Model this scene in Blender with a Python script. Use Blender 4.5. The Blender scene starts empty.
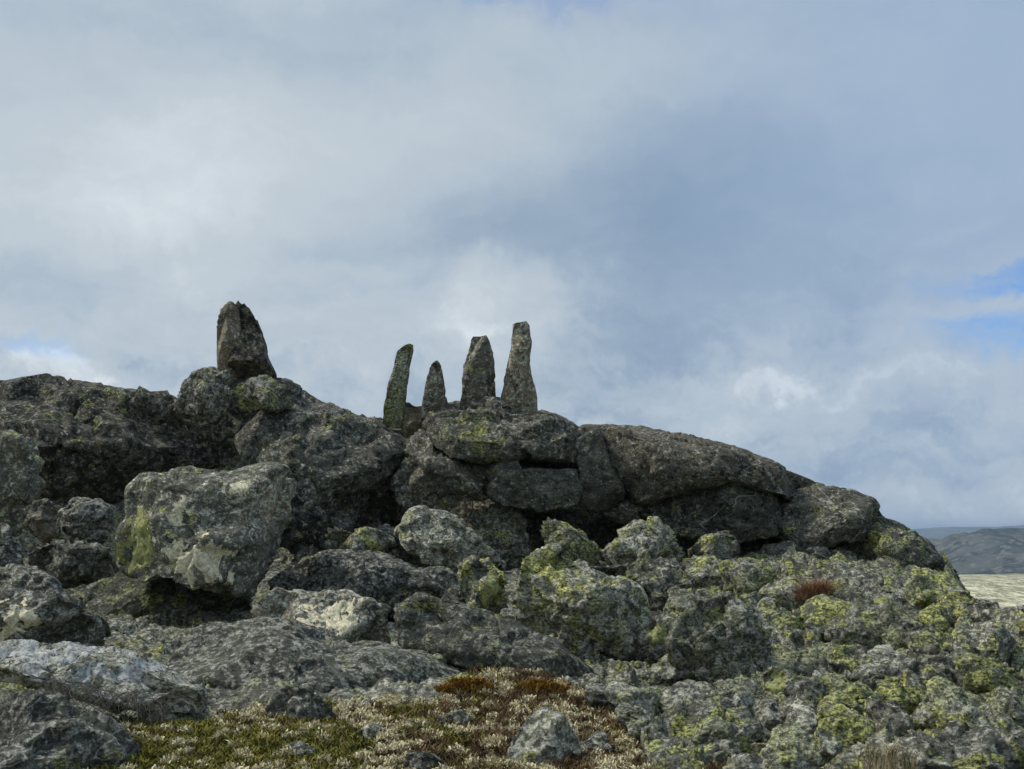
import bpy, bmesh, math, random
import numpy as np
R = math.radians
C = bpy.context.scene
F = 1300.0; W2, H2 = 512.0, 384.5
HOR = 537.0
PITCH = math.atan((HOR - H2) / F)
EYE = np.array([0.0, 0.0, 1.5])
AX = np.array([1.0, 0, 0])
AF = np.array([0, math.cos(PITCH), math.sin(PITCH)])
AU = np.array([0, -math.sin(PITCH), math.cos(PITCH)])
rng = np.random.default_rng(7)

# ------------------------------------------------------------------ noise
_perm = rng.permutation(256).astype(np.int32); _perm = np.concatenate([_perm, _perm, _perm])
_g = rng.normal(size=(256, 3)).astype(np.float32); _g /= np.linalg.norm(_g, axis=1)[:, None]; _g *= 1.5

def perlin(p):
    p = np.asarray(p, dtype=np.float32)
    i = np.floor(p).astype(np.int32); f = p - i
    i &= 255
    u = f * f * f * (f * (f * 6 - 15) + 10)
    out = 0
    for dx in (0, 1):
        wx = u[:, 0] if dx else 1 - u[:, 0]
        a = _perm[i[:, 0] + dx]
        for dy in (0, 1):
            wy = u[:, 1] if dy else 1 - u[:, 1]
            b = _perm[a + i[:, 1] + dy]
            for dz in (0, 1):
                wz = u[:, 2] if dz else 1 - u[:, 2]
                g = _g[_perm[b + i[:, 2] + dz]]
                out = out + wx * wy * wz * (g[:, 0] * (f[:, 0] - dx) + g[:, 1] * (f[:, 1] - dy) + g[:, 2] * (f[:, 2] - dz))
    return out

def fbm(p, octv=4, gain=0.5, lac=2.03):
    p = np.asarray(p, np.float32); a, s = 1.0, 0
    for k in range(octv):
        s = s + a * perlin(p); a *= gain; p = p * lac + 7.31
    return s

def ridged(p, octv=4, gain=0.5):
    p = np.asarray(p, np.float32); a, s = 1.0, 0
    for k in range(octv):
        s = s + a * (1 - 2 * np.abs(perlin(p))); a *= gain; p = p * 2.07 + 3.7
    return s

def sst(a, b, x):
    t = np.clip((x - a) / (b - a), 0, 1); return t * t * (3 - 2 * t)

def facets2(x, y, cell, tilt, seed):
    """height of a broken-rock surface: every cell of a jittered grid is a little tilted plane"""
    x = np.asarray(x, np.float64) / cell; y = np.asarray(y, np.float64) / cell
    def hsh(a, b, k): return np.modf(np.abs(np.sin(a * 127.1 + b * 311.7 + k * 74.7 + seed) * 43758.5453))[0]
    ix, iy = np.floor(x), np.floor(y); best = np.full(x.shape, 9.0); out = np.zeros(x.shape)
    for dx in (-1, 0, 1):
        for dy in (-1, 0, 1):
            cx, cy = ix + dx, iy + dy
            sx, sy = cx + hsh(cx, cy, 1), cy + hsh(cx, cy, 2)
            dd = (x - sx) ** 2 + (y - sy) ** 2
            h = (hsh(cx, cy, 3) - .5) * tilt * 2 * (x - sx) + (hsh(cx, cy, 4) - .35) * tilt * 2 * (y - sy) + (hsh(cx, cy, 5) - .5) * tilt
            m = dd < best
            best = np.where(m, dd, best); out = np.where(m, h, out)
    return out * cell

# ------------------------------------------------------------------ placement helpers
YT = [400, 450, 500, 530, 562, 580, 600, 640, 680, 720, 769, 800]
DT = [15.2, 14.8, 14.2, 13.6, 12.8, 12.0, 11.0, 9.3, 8.0, 7.0, 6.0, 5.5]
def dist_at(py): return float(np.interp(py, YT, DT))
GY = [0, 3, 5, 6, 7, 8, 9.3, 11, 12, 12.8, 13.6, 16]
GZ = [-1.5, -1.36, -1.18, -1.08, -.985, -.88, -.737, -.533, -.397, -.27, -.22, -.25]
RU = [-300, 0, 100, 180, 240, 290, 360, 430, 520, 580, 660, 740, 830, 890, 930, 955]
RV = [372, 380, 392, 408, 385, 400, 424, 412, 412, 432, 438, 455, 490, 522, 550, 590]

def ground_rel(X, Y):
    """ground height relative to the eye, smooth part"""
    X = np.asarray(X, float); Y = np.asarray(Y, float)
    u = W2 + X / np.maximum(Y, 0.5) * F
    z = np.interp(Y, GY, GZ)
    # right-hand edge falls away beyond the near boulders, everything falls away behind the outcrop
    edge = 9.9 + 8.0 * sst(985, 890, u)
    d = np.maximum(Y - edge, 0)
    z = z - .12 * sst(930, 1000, u) * sst(9, 10.5, Y) - 0.07 * d - 0.05 * np.minimum(d, 30) ** 1.25
    z = np.maximum(z, -12.0)
    z = np.where(Y > 110, -12.0, z)
    z = z - 0.00008 * np.maximum(Y - 330, 0) ** 2 * (Y < 1100) - 47 * (Y >= 1100)
    # rock core under the outcrop
    core = (HOR - np.interp(u, RU, RV)) / F * 14.9 - 0.42
    cav = sst(380, 400, u) * sst(690, 650, u)
    k = sst(13.6 + 1.3 * cav, 15.0 + 1.0 * cav, Y) * sst(22, 17.5, Y) * sst(962, 925, u) * sst(-900, -300, u)
    return z * (1 - k) + np.maximum(core, z) * k

def gpt(px, py):
    Y = dist_at(py); X = (px - W2) / F * Y
    return X, Y

# ------------------------------------------------------------------ mesh helpers
_ico = {}
def ico(level):
    if level not in _ico:
        bm = bmesh.new(); bmesh.ops.create_icosphere(bm, subdivisions=level, radius=1.0)
        v = np.array([x.co[:] for x in bm.verts], np.float32)
        f = np.array([[y.index for y in x.verts] for x in bm.faces], np.int32)
        bm.free(); _ico[level] = (v, f)
    return _ico[level]

def mesh_np(name, verts, faces, mat, attr=None, smooth=True):
    me = bpy.data.meshes.new(name)
    n, m, k = len(verts), len(faces), faces.shape[1]
    me.vertices.add(n); me.vertices.foreach_set('co', np.ascontiguousarray(verts, np.float32).ravel())
    me.loops.add(m * k); me.loops.foreach_set('vertex_index', np.ascontiguousarray(faces, np.int32).ravel())
    me.polygons.add(m)
    me.polygons.foreach_set('loop_start', np.arange(0, m * k, k, dtype=np.int32))
    me.polygons.foreach_set('loop_total', np.full(m, k, np.int32))
    me.polygons.foreach_set('use_smooth', np.full(m, smooth, bool))
    if attr is not None:
        a = me.attributes.new('lich', 'FLOAT_COLOR', 'POINT')
        a.data.foreach_set('color', np.ascontiguousarray(attr, np.float32).ravel())
    me.materials.append(mat)
    me.update(calc_edges=True); me.validate()
    return me

def vnormals(v, f):
    a, b, c = v[f[:, 0]], v[f[:, 1]], v[f[:, 2]]
    n = np.cross(b - a, c - a)
    out = np.zeros_like(v)
    for k in range(3):
        w = np.concatenate([n[:, k]] * 3)
        out[:, k] = np.bincount(np.concatenate([f[:, 0], f[:, 1], f[:, 2]]), weights=w, minlength=len(v))
    return out / (np.linalg.norm(out, axis=1)[:, None] + 1e-9)

def link(name, me, label=None, cat=None, group=None, kind=None, parent=None, loc=(0, 0, 0)):
    o = bpy.data.objects.new(name, me); C.collection.objects.link(o); o.location = loc
    if label: o['label'] = label
    if cat: o['category'] = cat
    if group: o['group'] = group
    if kind: o['kind'] = kind
    if parent: o.parent = parent
    return o

# ------------------------------------------------------------------ materials
def nt(mat):
    mat.use_nodes = True; t = mat.node_tree; t.nodes.clear(); return t
class N:
    def __init__(s, t): s.t = t
    def n(s, typ, **kw):
        x = s.t.nodes.new(typ)
        for k, v in kw.items(): setattr(x, k, v)
        return x
    def put(s, sock, v):
        if hasattr(v, 'is_linked') or isinstance(v, bpy.types.NodeSocket): s.t.links.new(v, sock)
        else: sock.default_value = v
    def noise(s, vec, scale, detail=4, rough=0.55, dist=0.0):
        x = s.n('ShaderNodeTexNoise'); s.put(x.inputs['Vector'], vec)
        x.inputs['Scale'].default_value = scale; x.inputs['Detail'].default_value = detail
        x.inputs['Roughness'].default_value = rough; x.inputs['Distortion'].default_value = dist
        return x.outputs['Fac']
    def math(s, op, a, b=0.0, c=None, clamp=False):
        x = s.n('ShaderNodeMath', operation=op, use_clamp=clamp)
        s.put(x.inputs[0], a); s.put(x.inputs[1], b)
        if c is not None: s.put(x.inputs[2], c)
        return x.outputs[0]
    def rmap(s, v, a, b, c=0.0, d=1.0, smooth=True):
        x = s.n('ShaderNodeMapRange', interpolation_type='SMOOTHSTEP' if smooth else 'LINEAR')
        s.put(x.inputs[0], v)
        for k, q in zip((1, 2, 3, 4), (a, b, c, d)): s.put(x.inputs[k], q)
        return x.outputs[0]
    def mix(s, f, a, b, mode='MIX'):
        x = s.n('ShaderNodeMix', data_type='RGBA', blend_type=mode)
        s.put(x.inputs[0], f); s.put(x.inputs[6], a); s.put(x.inputs[7], b)
        return x.outputs[2]
    def vmath(s, op, a, b=None):
        x = s.n('ShaderNodeVectorMath', operation=op); s.put(x.inputs[0], a)
        if b is not None: s.put(x.inputs[1], b)
        return x
def col(r, g, b): return (r, g, b, 1.0)

def rock_material(name, ground=False):
    mat = bpy.data.materials.new(name); t = nt(mat); k = N(t)
    geo = k.n('ShaderNodeNewGeometry'); P = geo.outputs['Position']
    at = k.n('ShaderNodeAttribute', attribute_name='lich'); sep = k.n('ShaderNodeSeparateColor')
    t.links.new(at.outputs['Color'], sep.inputs[0])
    yel, pal, drk, brn = sep.outputs[0], sep.outputs[1], sep.outputs[2], at.outputs['Alpha']
    # stretched coordinates: schist grain
    mp = k.n('ShaderNodeMapping'); t.links.new(P, mp.inputs[0])
    oi = k.n('ShaderNodeObjectInfo'); orr = oi.outputs['Random']
    rot = k.n('ShaderNodeCombineXYZ'); t.links.new(k.rmap(orr, 0, 1, .7, -.3, False), rot.inputs[0]); t.links.new(k.math('MULTIPLY_ADD', k.math('FRACT', k.math('MULTIPLY', orr, 7.31)), 1.5, -1.1), rot.inputs[1])
    t.links.new(rot.outputs[0], mp.inputs['Rotation']); mp.inputs['Scale'].default_value = (1, 1, 1.7)
    G = mp.outputs[0]
    big = k.noise(P, 2.2, 5, .6)
    mid = k.noise(G, 9, 8, .68)
    fine = k.noise(G, 38, 6, .7)
    tiny = k.noise(P, 120, 3, .7)
    c = k.mix(k.rmap(mid, .36, .66), col(.038, .040, .036), col(.215, .215, .190))
    c = k.mix(k.rmap(big, .42, .62, 0, .55), c, col(.118, .120, .110))
    c = k.mix(k.math('MULTIPLY', brn, k.rmap(k.noise(P, 4.5, 6, .65), .35, .6, .25, 1)), c, col(.28, .21, .14))
    # grey crustose lichen, many small spots
    n1 = k.noise(P, 21, 7, .66, .3)
    pm = k.rmap(k.math('ADD', n1, k.math('MULTIPLY_ADD', pal, .26, -.185)), .46, .53)
    pm = k.math('MULTIPLY', pm, k.rmap(fine, .34, .52, .25, 1))
    c = k.mix(pm, c, k.mix(k.rmap(mid, .4, .6), col(.31, .312, .275), col(.54, .53, .47)))
    # greenish film
    n4 = k.noise(P, 6.5, 6, .62)
    gm = k.rmap(k.math('ADD', n4, k.math('MULTIPLY_ADD', yel, .18, -.12)), .46, .58, 0, .45)
    c = k.mix(gm, c, col(.150, .165, .100))
    # black lichen
    n3 = k.noise(P, 13, 8, .7)
    dm = k.rmap(k.math('ADD', n3, k.math('MULTIPLY_ADD', drk, .24, -.22)), .47, .54, 0, .88)
    c = k.mix(dm, c, col(.022, .023, .022))
    # map lichen: yellow-green crusts with ragged edge
    wv = k.vmath('ADD', P, None)
    nz = k.n('ShaderNodeTexNoise'); t.links.new(P, nz.inputs['Vector']); nz.inputs['Scale'].default_value = 25; nz.inputs['Detail'].default_value = 5
    off = k.vmath('MULTIPLY', k.vmath('SUBTRACT', nz.outputs['Color'], (.5, .5, .5)).outputs[0], (.12, .12, .12)).outputs[0]
    t.links.new(off, wv.inputs[1])
    n2 = k.noise(wv.outputs[0], 7.5, 4, .55)
    ym = k.rmap(k.math('ADD', n2, k.math('MULTIPLY_ADD', yel, .34, -.255)), .482, .508)
    ym = k.math('MULTIPLY', ym, k.rmap(fine, .40, .52, .05, 1))
    yc = k.mix(k.rmap(n1, .38, .62), col(.25, .265, .085), col(.52, .53, .21))
    yc = k.mix(k.rmap(big, .45, .6), yc, col(.36, .375, .25))
    c = k.mix(ym, c, yc)
    # stone to stone differences, and the odd pale vein
    tone = k.n('ShaderNodeAttribute', attribute_type='OBJECT', attribute_name='tone').outputs['Fac'] if not ground else .5
    c = k.mix(1.0, c, k.mix(tone, col(.58, .60, .57), col(1.12, 1.12, 1.03)), 'MULTIPLY')
    vn = k.math('ABSOLUTE', k.math('SUBTRACT', k.noise(G, 1.7, 3, .45, .6), .5))
    vn = k.math('MULTIPLY', k.rmap(vn, .010, .002), k.rmap(k.math('FRACT', k.math('MULTIPLY', orr, 5.13)), .55, .6, 0, .7))
    c = k.mix(vn, c, col(.42, .41, .37))
    # speckle of mineral grain
    c = k.mix(1.0, c, k.mix(k.rmap(fine, .3, .7), col(.48, .48, .48), col(1.52, 1.52, 1.5)), 'MULTIPLY')
    c = k.mix(1.0, c, k.mix(k.rmap(tiny, .3, .7), col(.62, .62, .62), col(1.38, 1.38, 1.38)), 'MULTIPLY')
    h = k.math('ADD', k.math('MULTIPLY', mid, .035), k.math('MULTIPLY', fine, .012))
    h = k.math('ADD', h, k.math('MULTIPLY', tiny, .004))
    h = k.math('ADD', h, k.math('MULTIPLY', ym, .006))
    h = k.math('ADD', h, k.math('MULTIPLY', dm, -.003))
    if ground:
        sp = k.n('ShaderNodeSeparateXYZ'); t.links.new(P, sp.inputs[0])
        soil = k.n('ShaderNodeAttribute', attribute_name='soil').outputs['Fac']
        sc = k.mix(k.rmap(k.noise(P, 30, 6, .7), .35, .65), col(.022, .018, .014), col(.085, .07, .045))
        c = k.mix(soil, c, sc)
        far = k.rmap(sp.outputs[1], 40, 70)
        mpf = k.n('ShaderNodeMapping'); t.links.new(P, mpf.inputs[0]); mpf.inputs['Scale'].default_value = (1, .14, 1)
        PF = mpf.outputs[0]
        fc = k.mix(k.rmap(k.noise(PF, .35, 6, .72), .40, .60), col(.27, .26, .15), col(.72, .68, .48))  # pale heath of the far field; its full sunlight is put into the colour too
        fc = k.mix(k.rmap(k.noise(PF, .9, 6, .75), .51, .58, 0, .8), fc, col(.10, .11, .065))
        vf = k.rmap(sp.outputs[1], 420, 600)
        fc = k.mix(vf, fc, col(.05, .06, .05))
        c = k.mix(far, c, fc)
    b = k.n('ShaderNodeBsdfPrincipled'); t.links.new(c, b.inputs['Base Color'])
    b.inputs['Roughness'].default_value = .88; b.inputs['Specular IOR Level'].default_value = .25
    bp = k.n('ShaderNodeBump'); bp.inputs['Strength'].default_value = .9; bp.inputs['Distance'].default_value = 1.0
    t.links.new(h, bp.inputs['Height']); t.links.new(bp.outputs[0], b.inputs['Normal'])
    o = k.n('ShaderNodeOutputMaterial'); t.links.new(b.outputs[0], o.inputs['Surface'])
    return mat

def plain_material(name, c1, c2, scale, rough=.8, specks=0.0):
    mat = bpy.data.materials.new(name); t = nt(mat); k = N(t)
    P = k.n('ShaderNodeNewGeometry').outputs['Position']
    c = k.mix(k.rmap(k.noise(P, scale, 4, .65), .34, .66), col(*c1), col(*c2))
    if specks:
        c = k.mix(k.rmap(k.noise(P, 55, 6, .7), .54, .62, 0, specks), c, col(.07, .072, .06))
        c = k.mix(k.rmap(k.noise(P, 17, 5, .7), .55, .63, 0, specks), c, col(.13, .132, .11))
    at = k.n('ShaderNodeAttribute', attribute_name='lich')
    c = k.mix(1.0, c, at.outputs['Color'], 'MULTIPLY')
    b = k.n('ShaderNodeBsdfPrincipled'); t.links.new(c, b.inputs['Base Color'])
    b.inputs['Roughness'].default_value = rough; b.inputs['Specular IOR Level'].default_value = .2
    o = k.n('ShaderNodeOutputMaterial'); t.links.new(b.outputs[0], o.inputs['Surface'])
    return mat

ROCK = rock_material('lichened rock')
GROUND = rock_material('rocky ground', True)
CREAM = plain_material('cream lichen', (.48, .44, .29), (.84, .78, .55), 45, .95, .55)
YELLOW = plain_material('yellow green lichen', (.17, .18, .065), (.40, .42, .17), 40, .95, .8)
WHITE = plain_material('white crust lichen', (.22, .23, .22), (.60, .61, .58), 34, .95, .75)

# ------------------------------------------------------------------ rocks
def outline_fn(poly):
    p = np.array(poly, float)
    x, y = p[:, 0], p[:, 1]; x2, y2 = np.roll(x, -1), np.roll(y, -1)
    cr = x * y2 - x2 * y; A = cr.sum() / 2
    cx = ((x + x2) * cr).sum() / (6 * A); cy = ((y + y2) * cr).sum() / (6 * A)
    th = np.linspace(-math.pi, math.pi, 361)[:-1]
    Rr = np.zeros_like(th)
    for i, a in enumerate(th):
        dx, dy = math.cos(a), -math.sin(a)          # image y is down
        best = 0
        for k in range(len(p)):
            ax, ay = p[k] - (cx, cy); bx, by = p[(k + 1) % len(p)] - (cx, cy)
            ex, ey = bx - ax, by - ay
            den = dx * ey - dy * ex
            if abs(den) < 1e-9: continue
            tt = (ax * ey - ay * ex) / den; uu = (ax * dy - ay * dx) / den
            if tt > 0 and -1e-6 <= uu <= 1 + 1e-6: best = max(best, tt)
        Rr[i] = best
    Rr = np.maximum(Rr, 1.5)
    Rr = (np.roll(Rr, 1) + 2 * Rr + np.roll(Rr, -1)) / 4
    return cx, cy, th, Rr

def rock_shape(poly, D=None, thick=.8, lean=.25, e=.52, facets=12, cut=(.45, .82), rough=1.0, level=5,
               lich=(.5, .5, .5, .1), seed=0, blobs=(), sink=1.28, extra=(), strata=.5, under=.15, chip=1.0, back=1.0, loose=0.0):
    rs = np.random.default_rng(seed + 1000)
    cx, cy, th, Rr = outline_fn(poly)
    yb = max(q[1] for q in poly)
    if D is None: D = dist_at(min(yb - 3, 775))
    m = D / F
    v, f = ico(level); d = v.astype(np.float64)
    mm = np.sqrt(d[:, 0] ** 2 + d[:, 2] ** 2) + 1e-9
    ang = np.arctan2(d[:, 2], d[:, 0])
    thx = np.concatenate([th, [math.pi]]); rx = np.concatenate([Rr, Rr[:1]])
    rr = np.interp(ang, thx, rx) * m
    ady = np.abs(d[:, 1])
    srad = (np.power(mm, 2 / e) + np.power(ady, 2 / e)) ** (-e / 2)      # superellipse seen from its centre: even mesh
    ro = srad * mm
    size = (Rr.mean()) * m                       # mean radius, metres
    width = (max(q[0] for q in poly) - min(q[0] for q in poly)) * m
    hgt = (yb - min(q[1] for q in poly)) * m
    T = thick * min(width, hgt * 1.7) / 2
    p = np.empty_like(d)
    p[:, 0] = np.cos(ang) * rr * ro; p[:, 2] = np.sin(ang) * rr * ro
    p[:, 2] = np.where(p[:, 2] < 0, p[:, 2] * sink, p[:, 2])
    p[:, 1] = np.sign(d[:, 1]) * srad * ady * T
    p_round = p.copy()
    # broken planes, mostly on the sides one sees and on top
    for k in range(facets):
        n = np.array([rs.normal(0, .75), -abs(rs.normal(.8, .35)), rs.normal(.25, .6)]); n /= np.linalg.norm(n)
        if k % 4 == 3: n[1] *= -1
        h = (p @ n).max(); c = h * rs.uniform(*cut)
        s = p @ n - c
        p = p - np.where(s > 0, s * .97, 0)[:, None] * n
    for (nx, ny, nz, cc) in extra:
        n = np.array([nx, ny, nz], float); n /= np.linalg.norm(n)
        s = p @ n - (p @ n).max() * cc
        p = p - np.where(s > 0, s * .96, 0)[:, None] * n
    # the outline itself keeps its traced shape, the broken faces lie inside it
    wgt = loose + (1 - loose) * sst(.0, .17, np.abs(d[:, 1]))[:, None]
    p = p_round * (1 - wgt) + p * wgt
    p[:, 1] *= np.where(p[:, 1] > 0, back, 1.0)
    p[:, 1] += np.where(p[:, 2] > 0, lean * p[:, 2], -under * p[:, 2])
    # world metres
    P0 = EYE + AX * (cx - W2) * m + AU * (H2 - cy) * m + AF * (D + .25 * T)
    w = P0 + p[:, :1] * AX + p[:, 1:2] * AF + p[:, 2:3] * AU
    w = w.astype(np.float32)
    nrm = vnormals(w, f)
    q = w + seed * 3.17 % 50
    a = rough * min(size, .8)
    disp = .04 * a * fbm(q / (size * .9), 3) + .02 * a * fbm(q / (size * .35), 3)
    # bedding / schist steps
    tilt = q @ np.array([.22, .18, .96], np.float32)
    lay = perlin(np.stack([q[:, 0] * .5, q[:, 1] * .5, tilt * 9 / max(size, .2) ** .5], 1))
    disp += strata * .035 * a * lay
    disp += rough * (.011 * ridged(q / .22, 4) - .006) * min(1, size / .25)
    # broken cells: each a little plane of its own
    K = int(np.clip(7 + size * 26, 8, 48))
    sd_ = q[rs.integers(0, len(q), K)]
    qw = q + np.stack([fbm(q / .12 + 3, 2), fbm(q / .12 + 13, 2), fbm(q / .12 + 23, 2)], 1) * .03
    ci = np.argmin(((qw[:, None, :] - sd_[None]) ** 2 * np.array([1, 1, 1.6], np.float32)).sum(-1), 1)
    gt = rs.normal(0, .42, (K, 3)).astype(np.float32); of = rs.normal(0, .022 * min(size, .7), K)
    lim = .12 * min(size, .6)
    disp += chip * np.clip((gt[ci] * (q - sd_[ci])).sum(1) + of[ci], -lim, lim)
    K2 = int(np.clip(K * 5, 40, 200))
    sd2 = q[rs.integers(0, len(q), K2)]; ci2 = np.empty(len(q), int)
    for a0 in range(0, len(q), 6000):
        ci2[a0:a0 + 6000] = np.argmin(((qw[a0:a0 + 6000, None, :] - sd2[None]) ** 2).sum(-1), 1)
    g2 = rs.normal(0, .38, (K2, 3)).astype(np.float32); l2 = .045 * min(size, .5)
    disp += chip * np.clip((g2[ci2] * (q - sd2[ci2])).sum(1) + rs.normal(0, .3 * l2, K2)[ci2], -l2, l2)
    # chips: sharp little steps
    st = fbm(q / .22, 3); disp += rough * .022 * (np.round(st * 4) / 4) * min(1, size / .3)
    if level >= 5:
        disp += rough * .008 * fbm(q / .06, 3)
    # cracks
    cr = np.abs(perlin(q / (size * .8) * np.array([1, 1, .8], np.float32) + 11)); disp -= .09 * a * np.exp(-(cr / .035) ** 2) * (1 if size > .2 else 0)
    w = w + nrm * disp[:, None].astype(np.float32)
    A = np.tile(np.array(lich, np.float32), (len(w), 1))
    A[:, :3] += .14 * fbm(q / (size * .8 + .05), 2)[:, None]
    for (bx, by, br, ch, amt) in blobs:           # a stain, in one case undercut shade, at a place on the rock
        pb = EYE + AX * (bx - W2) * m + AU * (H2 - by) * m + AF * D
        dd = ((w - pb) @ AX) ** 2 + ((w - pb) @ AU) ** 2
        A[:, ch] += amt * np.exp(-dd / (br * m) ** 2)
    base = np.array([P0[0], P0[1], w[:, 2].min()])
    return w, f, A, base, D

def crust(parent, w, f, base, mask, mat, name, label, hgt=.005):
    """a raised lichen crust lying over part of a rock"""
    fm = mask[f].mean(1) > 0
    fs = f[fm]
    if len(fs) < 12: return
    lab = np.arange(len(w))
    for _ in range(400):
        mn = lab[fs].min(1); old = lab.copy()
        for c3 in range(3): np.minimum.at(lab, fs[:, c3], mn)
        lab = lab[lab]
        if (lab == old).all(): break
    fl = lab[fs[:, 0]]
    vals, cnt = np.unique(fl, return_counts=True)
    nrm = vnormals(w, f)
    for vv in vals[np.argsort(-cnt)][:6]:
        ff = fs[fl == vv]
        if len(ff) < 40: continue
        ids = np.unique(ff); remap = np.full(len(w), -1); remap[ids] = np.arange(len(ids))
        h = hgt * sst(-.05, .2, mask[ids]) * (1 + .8 * fbm(w[ids] / .03, 2)) - .001
        v = (w[ids] + nrm[ids] * h[:, None] - base).astype(np.float32)
        link(name, mesh_np(name, v, remap[ff].astype(np.int32), mat, np.ones((len(v), 4))), label=label, parent=parent)

ALL = []
_seed = [0]
def rock(name, label, poly, cat='boulder', group=None, crusts=(), parent=None, **kw):
    _seed[0] += 1
    s = kw.pop('seed', _seed[0])
    tone = kw.pop('tone', None)
    if tone is None: tone = float(np.random.default_rng(s + 4242).uniform(.1, 1)) if cat != 'rock outcrop' else float(np.random.default_rng(s + 4242).uniform(.15, .4))
    w, f, A, base, D = rock_shape(poly, seed=s, **kw)
    if parent is not None: base = np.array(parent.location)
    o = link(name, mesh_np(name, w - base.astype(np.float32), f, ROCK, A), label, None if parent else cat, group, None, parent, (0, 0, 0) if parent else tuple(base))
    for (bx, by, rx, ry, mat, cl) in crusts:
        m = D / F
        pb = EYE + AX * (bx - W2) * m + AU * (H2 - by) * m + AF * D
        a = ((w - pb) @ AX) / (rx * m); b = ((w - pb) @ AU) / (ry * m)
        front = (vnormals(w, f) @ AF) < .3
        mask = 1 - (a * a + b * b) ** .7 + 1.7 * fbm(w / .13, 6, .72)
        crust(o, w, f, base, np.where(front, mask, -1).astype(np.float32), mat, 'lichen_patch', cl)
    o['tone'] = tone
    ALL.append((name, poly, D))
    return o

def ell(cx, cy, w, h, seed=0, tilt=0):
    rs = np.random.default_rng(seed + 77); n = int(rs.integers(5, 8)); out = []
    for k in range(n):
        a = 2 * math.pi * (k + rs.uniform(-.3, .3)) / n; r = rs.uniform(.82, 1.2)
        x, y = math.cos(a) * w / 2 * r, math.sin(a) * h / 2 * r
        out.append((cx + x * math.cos(tilt) - y * math.sin(tilt), cy + x * math.sin(tilt) + y * math.cos(tilt)))
    return out

# ---- the standing stones
men = link('standing_stone', None, 'broad split menhir of brown and black stone, biggest standing stone, on the left rise', 'standing stone', 'standing stones along the ridge',
           loc=tuple(EYE + AX * (244 - W2) * 14.5 / F + AU * (H2 - 384) * 14.5 / F + AF * 14.5))
rock('slab', 'smooth brown slab', [(216.5, 319), (220, 308), (227, 300.5), (232, 301), (238, 308), (240, 330), (238, 345), (234, 365), (236, 386), (226, 388), (217, 380), (215.5, 331)], parent=men,
     D=14.52, thick=.9, lean=.06, facets=5, rough=.12, chip=.12, level=5, lich=(.05, .45, .1, .85), sink=1.0)
rock('slab', 'dark mottled slab', [(231.5, 302), (236, 299.5), (246, 305), (253.5, 317), (262, 338), (266, 358), (274, 375.5), (273, 388), (255, 390), (236, 390), (226, 384), (228, 362), (232, 340)], parent=men,
     D=14.5, thick=.9, lean=.08, facets=6, rough=.2, chip=.14, level=5, lich=(.25, .4, .85, .6), sink=1.0)
SS = dict(chip=.22, facets=5, cut=(.6, .9), sink=1.0, lean=.04, e=.42, group='standing stones along the ridge', cat='standing stone', level=5)
rock('standing_stone', 'greenish lichen-covered standing stone leaning right, slimmest of the four in the row', [(380, 427), (384.5, 405.5), (389, 382), (395, 362.5), (397, 351), (405, 344.5), (412.5, 343.5), (412.7, 351), (409, 364.5), (407, 382), (404, 401.5), (403, 428)],
     D=14.1, thick=.8, rough=.3, lich=(.9, .5, .35, .25), **SS)
rock('standing_stone', 'shortest standing stone, small and pointed, between the leaning green one and the flat-topped one', [(421.5, 421), (422, 400), (427.4, 378), (432, 363.5), (437, 360), (440, 364.5), (443, 382), (445.4, 396), (448, 408), (447, 420)],
     D=14.0, thick=.9, rough=.3, lich=(.3, .6, .35, .5), **SS)
rock('standing_stone', 'dark wide flat-topped standing stone with a sloping top edge, third of the row', [(458.5, 415), (463, 386), (463.5, 365.5), (468.4, 351), (471, 336), (479, 335.5), (487.3, 334), (489.3, 341), (492.4, 351), (494, 366.5), (495, 395), (496, 415)],
     D=13.98, thick=.7, rough=.3, lich=(.35, .5, .5, .25), **SS)
rock('standing_stone', 'tallest narrow grey-brown standing stone with squared top, at the right end of the row', [(499, 419), (501, 398.6), (505.5, 378), (510.4, 349), (513.3, 322), (521, 321), (529, 321), (530, 337), (532, 341), (529.5, 355), (531, 374), (534, 382), (536, 397.7), (537.5, 420)],
     D=13.98, thick=.8, rough=.32, lich=(.25, .6, .45, .75), **SS)
rock('boulder', 'small brown stone wedged between the leaning green and the pointed standing stone', [(401, 404), (407, 398.6), (414, 405.5), (421, 406.5), (425, 417), (428, 436), (404, 436)], D=14.1, level=4, lich=(.3, .3, .4, .8))
rock('boulder', 'slanting wedge stone propped against the foot of the flat-topped standing stone', [(478, 404), (484, 396), (497, 397.5), (513, 407), (511, 413), (497, 411), (484, 415)], D=13.8, level=4, lich=(.2, .45, .4, .2), facets=5)

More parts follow.
